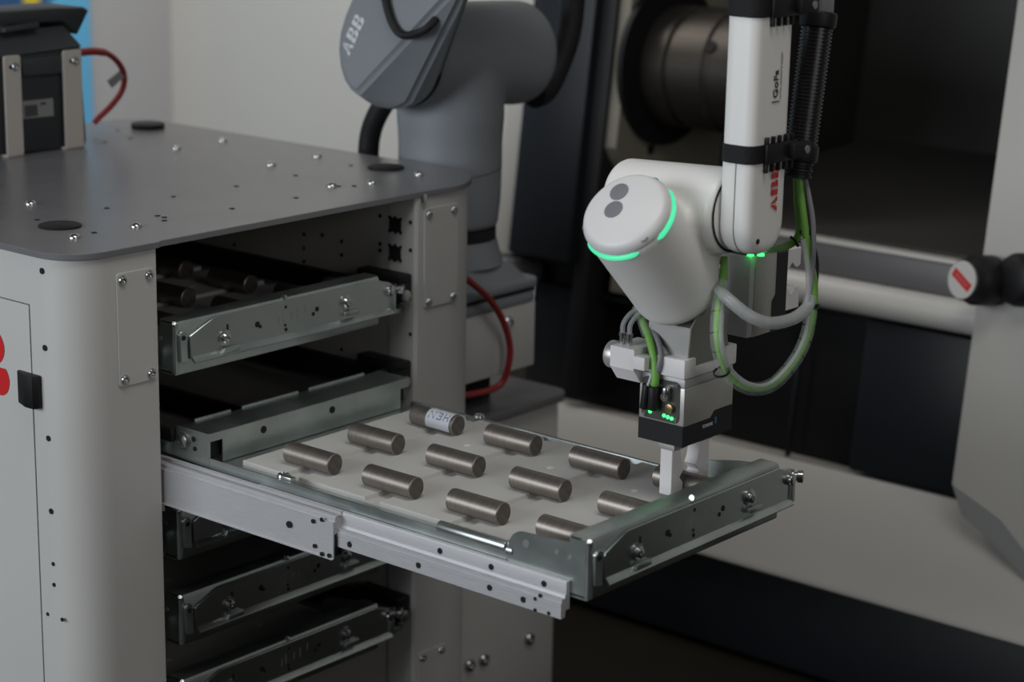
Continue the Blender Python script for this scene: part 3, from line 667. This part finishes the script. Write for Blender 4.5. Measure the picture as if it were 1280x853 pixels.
b = B(); b.lathe([(.0430, 0), (.0458, 0), (.0458, .0008), (.0430, .0008)], (.6312, JY, JZ + .001), (1, 0, 0), 48, close=False); part('wrist_seam', b, 'dark', wr)
b = B(); b.lathe([(RJ - .003, -.016), (RJ - .0005, -.0125), (RJ - .0008, -.009), (RJ - .004, -.003), (RJ - .009, 0), (0, .0005)], J0, nJ, 64, close=False); cp = part('wrist_cap', b, 'cap', wr, label='white round end cap')
def px_dir(px, py):
    return V((px, py))
# cap directions: find angle whose projection is nearest a pixel
def proj(p):
    q = p - CC; z = q.dot(CF); return 640 + FPX * q.dot(CR) / z, 426.5 - FPX * q.dot(CU) / z
def ang_at(px, py, k, r):
    return min((i * math.pi / 360 for i in range(720)), key=lambda a: (proj(JP(k, r, a))[0] - px) ** 2 + (proj(JP(k, r, a))[1] - py) ** 2)
for (pa, pb) in (((831, 241), (814, 291)), ((738, 302), (794, 306))):
    a0 = ang_at(*pa, -.019, RJ); a1 = ang_at(*pb, -.019, RJ)
    if a1 - a0 > math.pi: a1 -= 2 * math.pi
    if a0 - a1 > math.pi: a0 -= 2 * math.pi
    b = B(); b.tube([JP(-.0185, RJ - .0012, a0 + (a1 - a0) * i / 24) for i in range(25)], lambda t: .0032 * min(1, (min(t, 1 - t) * 10 + .35)), 10, 1); part('light_arc', b, 'ring', wr, label='glowing green light arc')
for px, py in ((774, 240), (767, 262)):
    d = CF + CR * ((px - 640) / FPX) - CU * ((py - 426.5) / FPX); t = (J0 + nJ * .0004 - CC).dot(nJ) / d.dot(nJ); p = CC + d * t
    b = B(); b.lathe([(.0112, -.001), (.0112, .0006), (.0106, .0009), (0, .0009)], p, nJ, 28, close=False); part('button', b, 'btn', cp, label='grey round button')
for px, py in ((798, 289), (727, 284), (820, 221)):
    a = ang_at(px, py, -.006, RJ - .005); p = JP(-.0070, RJ - .0070, a); q = p + nJ * .004 + (JP(0, 1, a) - J0).normalized() * .003
    b = B(); b.lathe([(.0058, -.002), (.0058, .0034), (.0036, .0036), (.0036, .001), (0, .001)], p, (q - p).normalized(), 14, close=False); part('cap_screw', b, 'btn', cp, label='recessed grey cap screw')
# flange and aluminium adapter
b = B(); b.cyl(JP(-.160), JP(-.172), .040, n=40, bev=.002); part('tool_flange', b, 'alu2', wr)

GX, GY = .563, .4545
ad = thing('tool_adapter', 'wedge shaped aluminium bracket between the robot wrist and the two grippers', 'bracket', (GX, .455, .90))
fl = JP(-.172); pv = V((0, .692, .722))
A_ = fl - pv * .040; B_ = fl + pv * .040
poly = [(A_.y, A_.z), (B_.y, B_.z), (B_.y + .016, B_.z), (B_.y + .020, .925), (.4975, .897), (A_.y - .003, .897)]
b = B(); b.prism(poly, 'x', GX - .030, GX + .030, .001, 1); part('wedge', b, 'alu3', ad)
b = B(); b.cyl(fl + nJ * .001, fl - nJ * .006, .036, n=36, bev=.001); part('mount_disc', b, 'alu2', ad)
b = B(); b.prism([(A_.y - .0035, .900), (A_.y + .02, .935), (A_.y + .018, .9365), (A_.y - .006, .9015)], 'x', GX - .031, GX + .020, .0005, 1); part('wedge_cheek', b, 'alu3', ad)

# ------------------------------------------------------------------ grippers (one design, two poses)
def make_gripper(T, name, label, ledside=True):
    # local frame: x across, -y connector face, z up, origin at the gripper centre 0.90 m level mapped by T
    g = thing(name, label, 'gripper', T @ V((0, 0, -.10)), 'electric grippers on the robot wrist')
    def LB(): b = B(); b.T = T; return b
    def P(nm, b, m, par=g, **k):
        bmesh.ops.recalc_face_normals(b.bm, faces=b.bm.faces); return part(nm, b, m, par, **k)
    hx, hy = .032, .0500
    P('body', LB().box((-hx, -hy, -.0745), (hx, hy, -.0265), .0012), 'alu2', label='grey aluminium body')
    P('body_lid', LB().box((-hx + .0008, -hy + .0008, -.0265), (hx - .0008, hy - .0008, -.0160), .0012), 'alu', label='lighter top plate')
    b = LB(); b.prism([(-hy - .0005, -.0970), (hy + .0005, -.0970), (hy + .0005, -.0640), (.012, -.0640), (.004, -.0715), (-hy - .0005, -.0715)], 'x', -hx - .0005, hx + .0005, .001, 1)
    bc = P('base_cover', b, 'black', label='black base cover')
    # logo on the base cover's wide side
    c = T @ V((hx + .0012, -.002, -.0795)); r = (T.to_3x3() @ V((0, 1, 0))).normalized(); u = (T.to_3x3() @ V((0, 0, 1))).normalized()
    text('cover_print', 'SCHUNK', .0052, c, r, u, 'wtext', bc, .0001, 1.0)
    P('cover_mark', LB().box((hx + .0006, .0125, -.0810), (hx + .0010, .0165, -.0730)), 'btext', bc)
    b = LB(); b.prism(rrect(-hx + .004, -.0700, hx - .006, -.0205, .007, 4), 'y', -hy - .0008, -hy + .002); cpn = P('connector_panel', b, 'panel')
    b = LB(); b.cyl((-.0060, -hy - .0075, -.0570), (-.0060, -hy - .0075, -.0290), .0068, n=16, bev=.001); P('cable_plug', b, 'black', cpn)
    b = LB(); b.cyl((-.0205, -hy - .0060, -.0585), (-.0175, -hy - .0050, -.0285), .0055, n=14, bev=.001); P('cable_plug', b, 'black', cpn)
    b = LB(); b.cyl((.0095, -hy - .005, -.0400), (.0095, -hy - .005, -.0275), .0052, n=14, bev=.001); b.cyl((.0095, -hy, -.0385), (.0095, -hy - .009, -.0385), .0052, n=14); P('metal_port', b, 'chrome', cpn)
    b = LB(); b.cyl((.0140, -hy, -.0520), (.0140, -hy - .006, -.0520), .0056, n=14, bev=.001); P('brass_port', b, 'gold', cpn)
    for x, z in ((.0050, -.0630), (.0105, -.0638), (.0160, -.0645), (-.0150, -.0620)):
        b = LB(); b.lathe([(.0022, 0), (.0022, .001), (.0012, .002), (0, .0022)], (x, -hy - .0008, z), (0, -1, 0), 10, close=False); P('status_led', b, 'led', cpn, label='lit green status light')
    for x, z in ((.0215, -.0245), (.0215, -.0660), (-.0235, -.0660)):
        b = LB(); b.cyl((x, -hy - .0004, z), (x, -hy - .0022, z), .0022, n=10); P('panel_screw', b, 'chrome', cpn)
    # finger carriers and white fingers
    for s in (-1, 1):
        b = LB(); b.box((-.012, s * .014, -.1080), (.0135, s * .040, -.0970), .001); P('finger_carrier', b, 'alu2')
        y0, y1 = (-.0365, -.0120) if s < 0 else (.0125, .0400)
        inn = y1 if s < 0 else y0; out = y0 if s < 0 else y1; sg = -s
        q = [(out, -.1080), (out, -.1640), (inn - sg * .004, -.1640), (inn - sg * .001, -.1610), (inn, -.1535), (inn - sg * .0075, -.1450), (inn, -.1365), (inn - sg * .004, -.1290), (inn - sg * .008, -.1080)]
        b = LB(); b.prism(q, 'x', -.0085, .0085, .0006, 1); P('finger', b, 'print', label='white printed finger')
    return g
T1 = Matrix.Translation(V((GX, GY, .90)))
Qy, Qz = JP(-.172).y, JP(-.172).z
# second pose: local z -> world -y, local y -> world -z, local x -> world -x
c2y = Qy + (Qz - .90); c2z = Qz - (GY - Qy)
T2 = Matrix(((-1, 0, 0, GX), (0, 0, -1, c2y), (0, -1, 0, c2z), (0, 0, 0, 1)))
g1 = make_gripper(T1, 'gripper', 'gripper pointing down at the tray with white fingers around a steel rod')
g2 = make_gripper(T2, 'gripper', 'second gripper pointing sideways behind the cable loop with empty white fingers')
# bright indicator pair on the upper side of the second gripper
for px in (938, 951):
    p = at(px, 320, z=c2z + .0515); b = B(); b.lathe([(.0042, 0), (.0042, .002), (.002, .0035), (0, .0035)], p, (0, 0, 1), 12, close=False); part('indicator_light', b, 'led', g2, label='bright green indicator')

# white printed mount with pneumatic nozzle block
mt = thing('printed_mount', 'white plastic mount with steel valve cap and hose fittings on top of lower gripper', 'mount', (GX, GY, .885))
b = B(); b.box((GX - .031, GY - .0495, .8845), (GX + .0325, GY + .052, .8965), .0015); b.box((GX - .008, GY - .0535, .8850), (GX + .033, GY - .030, .9080), .002); b.box((GX + .005, GY + .030, .8850), (GX + .033, GY + .053, .9090), .002); part('plate', b, 'print', mt)
b = B(); b.prism(rpoly([(.395, .8720), (.445, .8720), (.445, .9200), (.395, .9200)], .002, 2), 'x', GX - .031, GX - .012)
b = B(); b.prism([(.388, .887), (.402, .8700), (.440, .8700), (.440, .9120), (.388, .9120)], 'x', .4985, .5335, .0012, 2); part('valve_block', b, 'print', mt)
b = B(); b.box((.5335, .386, .8900), (.5500, .405, .9055), .001); part('valve_arm', b, 'print', mt)
b = B(); b.cyl((.4985, .408, .8955), (.4845, .408, .8955), .0165, n=32, bev=.002); part('valve_cap', b, 'alu2', mt, label='brushed steel valve cap')
for x in (.5055, .5155):
    b = B(); b.cyl((x, .402, .912), (x, .402, .922), .0038, n=14); b.cyl((x, .402, .922), (x, .402, .9255), .0045, n=14); part('hose_fitting', b, 'chrome', mt)
    pts = [V((x, .402, .9255)), V((x, .404, .937)), V((x + .007, .412, .950)), V((x + .020, .430, .958)), V((x + .035, .455, .955))]
    b = B(); b.tube(pts, .003, 8); o = part('hose', b, 'clear', None); tag(o, 'clear pneumatic hose on the %s fitting of the white valve block' % ('left' if x < .51 else 'right'), 'hose', 'clear pneumatic hoses')
# thumb: end of rods is touched by fingers

# ------------------------------------------------------------------ straps, bracket and corrugated conduit on the forearm
def strap(zc, h, nm, lbl):
    b = B(); e = .0016; b.prism(rrect(FX0 - e, FY0 - e, FX1 + e, FY1 + e, .0145, 6), 'z', zc - h / 2, zc + h / 2, .0008, 1)
    return tag(part(nm, b, 'web', None), lbl, 'strap', 'black straps around the forearm')
strap(1.1535, .0205, 'forearm_strap', 'black webbing strap around the white forearm just above the red lettering')
strap(1.3135, .0215, 'forearm_strap', 'black webbing strap around the white forearm at the top of the picture')
cd = thing('cable_conduit', 'black corrugated conduit running down beside the white forearm', 'conduit', (.665, .52, 1.14))
c0 = at(1001, 186, x=.668); c1 = at(1022, 30, x=.668); ax = (c1 - c0); Ln = ax.length; axn = ax.normalized()
pr = []; nr = 34
for i in range(nr):
    h = Ln * i / nr; st = Ln / nr; pr += [(.0158, h), (.0158, h + st * .3), (.0178, h + st * .42), (.0178, h + st * .88)]
pr.append((.0158, Ln))
b = B(); b.lathe(pr, c0, axn, 28); hs = part('corrugated_hose', b, 'conduit', cd, ang=20)
b = B(); h = -.030; pr = [(.012, -.032), (.0165, -.032), (.0165, -.029), (.0145, -.028), (.0145, -.026), (.0165, -.025), (.0165, -.022), (.0145, -.021), (.0145, -.019), (.0165, -.018), (.0165, -.015), (.0195, -.014), (.0205, -.010), (.0205, .002), (.0195, .005), (.017, .006)]
b.lathe(pr, c0, axn, 28); part('lower_clamp', b, 'black', cd, ang=20)
b = B(); b.lathe([(.016, -.004), (.020, -.003), (.021, 0), (.021, .012), (.019, .014)], c1, axn, 28); part('upper_clamp', b, 'black', cd)
b = B(); b.box(c1 + V((-.013, -.012, .010)), c1 + V((.013, .014, .060)), .003); part('upper_holder', b, 'gcab', cd)
for i, zc in enumerate((1.153, 1.313)):
    y0 = .430
    b = B(); b.box((FX1 + .0016, .421, zc - .011), (FX1 + .006, .483, zc + .011), .001)
    for k in range(5):
        y = .422 + k * .0125
        b.box((FX1 + .001, y, zc + .0105), (FX1 + .005, y + .0045, zc + .0190), .0006); b.box((FX1 + .001, y, zc - .0205), (FX1 + .005, y + .0045, zc - .0105), .0006)
    part('comb_bracket', b, 'black', cd, label='black comb shaped bracket')
    b = B(); cc = c0 if i == 0 else c1; b.box((FX1 + .002, .465, zc - .0085), (FX1 + .014, .500, zc + .0085), .002); part('clamp_arm', b, 'rubber', cd)
    b = B(); b.cyl((FX1 + .0155, .489, zc), (FX1 + .0125, .489, zc), .0045, n=14); part('clamp_screw', b, 'gcab', cd)

# ------------------------------------------------------------------ cables around the wrist
def path(lst): return [at(px, py, x=x) for px, py, x in lst]
def ptag(nm, pts, r, m, lbl, cat='cable', group=None, parts=None):
    b = B(); b.tube(pts, r, 12); o = part(nm, b, m, None); tag(o, lbl, cat, group); return o
loop = path([(999, 222, .668), (1003, 262, .675), (1011, 320, .68), (1018, 362, .68), (1012, 410, .68), (996, 448, .675), (968, 479, .665), (938, 485, .655), (912, 468, .645), (899, 436, .640), (897, 398, .632), (904, 350, .618), (905, 322, .610)])
gc1 = ptag('green_cable', loop, .0046, 'green', 'green cable hanging in a large loop below the conduit', group='green cables at the wrist')
wl = path([(1014, 388, .682), (1008, 420, .682), (994, 450, .677), (967, 480, .667), (938, 486, .657), (911, 469, .647), (898, 437, .642), (896.5, 400, .634), (903, 352, .620)])
def wrap_band(pts, r, pitch, fill):
    b = B(); tmp = B(); tmp.tube(pts, r, 12, 10, cap=False); tmp.bm.verts.ensure_lookup_table(); n = len(tmp.bm.verts) // 12
    co_ = [[tmp.bm.verts[i * 12 + k].co.copy() for k in range(12)] for i in range(n)]; tmp.bm.free()
    for i in range(n - 1):
        if (i % pitch) >= fill: continue
        A = [b.bm.verts.new(c) for c in co_[i]]; C = [b.bm.verts.new(c) for c in co_[i + 1]]
        if (i % pitch) == fill - 1: A2 = A; C = [b.bm.verts.new(co_[i][k].lerp(co_[i + 1][k], .55)) for k in range(12)]
        for k in range(12): b.bm.faces.new([A[k], A[(k + 1) % 12], C[(k + 1) % 12], C[k]])
    bmesh.ops.remove_doubles(b.bm, verts=b.bm.verts, dist=1e-6); return b
ch = path([(1013, 390, .686), (1005, 424, .686), (990, 452, .68), (963, 479, .67), (938, 481, .66), (915, 464, .65), (903, 436, .646), (902, 400, .638), (908, 352, .624)])
ptag('clear_hose', ch, .0028, 'clear', 'thin clear hose bundled along the green cable loop', 'hose')
part('spiral_wrap', wrap_band(wl, .0080, 6, 6), 'wrap', gc1, label='clear spiral wrap')
sh_ = path([(1013, 372, .688), (1008, 386, .690), (990, 399, .688), (962, 404, .680), (935, 394, .665), (908, 372, .640), (895, 360, .612)])
wh1 = ptag('wrapped_hose', sh_, .0072, 'clear', 'thick translucent wrapped hose crossing in front of the second gripper', 'hose')
b = wrap_band(sh_, .0076, 7, 7); part('hose_wrap', b, 'wrap', wh1, label='clear spiral wrap')
ptag('grey_cable', path([(1006, 222, .672), (1011, 245, .680), (1016, 275, .686), (1017, 310, .688), (1015, 345, .686), (1011, 372, .688)]), .0030, 'gcab', 'thin grey cable beside the green one below the conduit')
ptag('black_cable', path([(1003, 222, .664), (1007, 260, .664), (1015, 300, .672), (1021, 330, .674), (1019, 366, .676)]), .0026, 'rubber', 'thin black cable between the green and grey cables')
ptag('clear_hose', path([(1004, 300, .684), (1009, 330, .688), (1011, 360, .690), (1008, 384, .690)]), .0032, 'clear', 'clear hose beside the green cable, short of the upper tie', 'hose')
gc2 = ptag('green_cable', path([(996, 222, .664), (997, 255, .662), (1000, 282, .660), (994, 301, .655), (978, 309, .640), (958, 312, .610), (946, 313, .590)]), .0044, 'green', 'short green cable bending from the conduit to the second gripper', group='green cables at the wrist')
b = wrap_band(path([(986, 307, .648), (975, 310, .637), (958, 312.5, .612)]), .0062, 20, 20); part('cable_sleeve', b, 'wrap', gc2, label='clear sleeve')
gc3 = ptag('green_cable', [at(797, 384, y=.425), at(803, 400, y=.418), at(812, 425, y=.408), at(818, 450, y=.400), at(819, 475, y=.3965), V((GX - .0060, GY - .0575, .873))], .0048, 'green', 'green cable running down into the lower gripper plug', group='green cables at the wrist')
ptag('grey_cable', [at(810, 405, y=.425), at(820, 420, y=.412), at(826, 440, y=.402), at(824, 457, y=.398), at(820, 470, y=.400)], .0034, 'gcab', 'grey cable curving beside the green one at the lower gripper')
ptag('white_wire', [at(815, 468, y=.398), at(810, 482, y=.397), V((GX - .0175, GY - .055, .8705))], .0018, 'paper', 'thin white wire entering the left plug of the lower gripper', 'wire')
b = wrap_band([at(797, 384, y=.425), at(803, 400, y=.418), at(811, 422, y=.408)], .0072, 20, 20); part('cable_sleeve', b, 'wrap', gc3, label='clear sleeve')
def tie(px, py, x, r, d, lbl):
    p = at(px, py, x=x); b = B(); b.lathe([(r, -.0012), (r + .0012, -.0012), (r + .0012, .0012), (r, .0012)], p, d, 18, close=False); b.box(p + V((.0, r - .001, -.002)), p + V((.004, r + .005, .002)), .0006)
    tag(part('zip_tie', b, 'black', None), lbl, 'zip tie', 'black zip ties on the cables')
tie(1013, 384, .684, .0084, (0, .2, 1), 'black zip tie where the translucent hose meets the cable loop')
tie(1008, 290, .676, .0068, (0, -.15, 1), 'black zip tie on the green cable below the conduit')
tie(993, 302, .655, .0066, (.5, .6, .6), 'black zip tie at the bend of the short green cable')
tie(902, 465, .645, .0086, (0, -.5, 1), 'black zip tie at the lower left of the cable loop')

# ------------------------------------------------------------------ hoses and cables behind the cabinet
b = B(); b.tube([at(497, 92, y=.86), at(487, 118, y=.85), at(472, 143, y=.845), at(463, 168, y=.845), at(460, 200, y=.845), at(458, 260, y=.845)], .0165, 14); tag(part('black_hose', b, 'rubber', None), 'thick black hose dropping behind the cabinet beside the robot', 'hose')
b = B(); b.tube([at(718, -60, y=1.16), at(716, 0, y=1.16), at(710, 45, y=1.15), at(696, 85, y=1.13), at(682, 112, y=1.10), at(668, 120, y=1.06)], .020, 14); tag(part('black_hose', b, 'rubber', None), 'thick black hose hanging in front of the dark machine column', 'hose')
b = B(); b.tube([at(560, 330, x=-.080), at(582, 348, x=-.080), at(610, 372, x=-.080), at(628, 400, x=-.080), at(637, 430, x=-.078), at(636, 455, x=-.078), at(628, 478, x=-.085), at(612, 488, x=-.09), at(585, 494, x=-.09), at(560, 497, x=-.09)], .0052, 12); tag(part('red_cable', b, 'red', None), 'red cable hanging across the robot pedestal', 'cable', 'red cables')
rc = thing('red_cable', 'red cable with a grey tag looping from the control terminal on the cabinet top', 'cable', at(118, 152, x=-.70), 'red cables')
b = B(); b.tube([at(92, 66, x=-.64), at(112, 64, x=-.65), at(130, 65, x=-.66), at(146, 76, x=-.67), at(155, 93, x=-.68), at(153, 112, x=-.69), at(141, 130, x=-.70), at(125, 146, x=-.71), at(117, 154, x=-.715)], .0048, 12); part('sheath', b, 'red', rc)
b = B(); b.tube([at(96, 66, x=-.64), at(116, 64, x=-.65), at(130, 65.5, x=-.66)], .0062, 12); part('strain_relief', b, 'red', rc)
q = [at(x, y, x=-.678) for x, y in ((134, 101), (153, 86), (157, 94), (140, 110))]; b = B(); b.prism([(p.y, p.z) for p in q], 'x', -.679, -.677); part('cable_tag', b, 'lab', rc, label='grey tag')

# ------------------------------------------------------------------ control terminal on the cabinet top
tm = thing('control_terminal', 'dark grey control terminal held by two pale brackets on the cabinet top', 'terminal', (-.66, .43, ZT))
def XP_(pts, x): return [(at(a, c, x=x).y, at(a, c, x=x).z) for a, c in pts]
xf = -.615
b = B(); b.prism(XP_([(-46, 78), (103, 58), (111, 176), (108, 184.5), (-50, 200)], xf), 'x', xf - .10, xf - .004, .004); part('lower_body', b, 'dev2', tm)
b = B(); b.prism(XP_([(26, 74), (79, 68), (81, 91), (29, 95)], xf), 'x', xf - .01, xf + .001, .001); part('body_rib', b, 'dev', tm)
A = XP_([(-46, 78), (103, 58)], xf); Bq = XP_([(-44, 48), (78, 31)], xf - .03)
b = B(); b.hull([(xf - .002, *A[0]), (xf - .002, *A[1]), (xf - .11, *A[0]), (xf - .11, *A[1])] + [(xf - .030, *Bq[0]), (xf - .030, *Bq[1]), (xf - .11, *Bq[0]), (xf - .11, *Bq[1])]); part('sloped_shoulder', b, 'dev', tm)
A = XP_([(-46, 34), (72, 26), (90, 42), (104, 12), (98, 8), (60, 9), (-46, 17)], xf - .035)
b = B(); b.prism(A, 'x', xf - .11, xf - .020, .004); part('screen_head', b, 'dev2', tm)
b = B(); b.prism(XP_([(2, 34), (45, 27), (45, 34), (2, 40)], xf - .02), 'x', xf - .03, xf - .012, .001); part('handle_ridge', b, 'dev', tm)
b = B(); b.prism(XP_([(30, 127), (68, 123), (69, 145), (31, 149)], xf), 'x', xf - .0045, xf - .0030); lb = part('rating_label', b, 'lab', tm, label='grey rating label')
b = B(); b.prism(XP_([(33, 133), (49, 131), (50, 145), (34, 147)], xf + .002), 'x', xf - .0030, xf - .0026); b.prism(XP_([(53, 129), (60, 128), (60, 131), (53, 132)], xf + .002), 'x', xf - .0030, xf - .0026); part('label_print', b, 'lab2', lb)
for (l, r_, t_) in ((5, 26, 70), (79, 102, 63)):
    y0 = at(l, 130, x=xf).y; y1 = at(r_, 130, x=xf).y; zt = at(l, t_, x=xf).z
    b = B(); b.prism(rrect(y0, ZT + .001, y1, zt, .004, 3), 'x', xf, xf + .004, .0008, 1); b.box((xf - .06, y0 - .002, ZT), (xf + .002, y0 + .006, ZT + .004), .001); b.box((xf - .06, y0, ZT), (xf + .003, y1, ZT + .003), .001); bk = part('bracket', b, 'brk', tm, label='pale sheet bracket')
    screw(bk, (xf + .004, (y0 + y1) / 2 + .004, zt - .016), (1, 0, 0), .0062, .004); holes(bk, [((xf + .0042, (y0 + y1) / 2 - .0035, zt - .0165), (1, 0, 0), .003)])
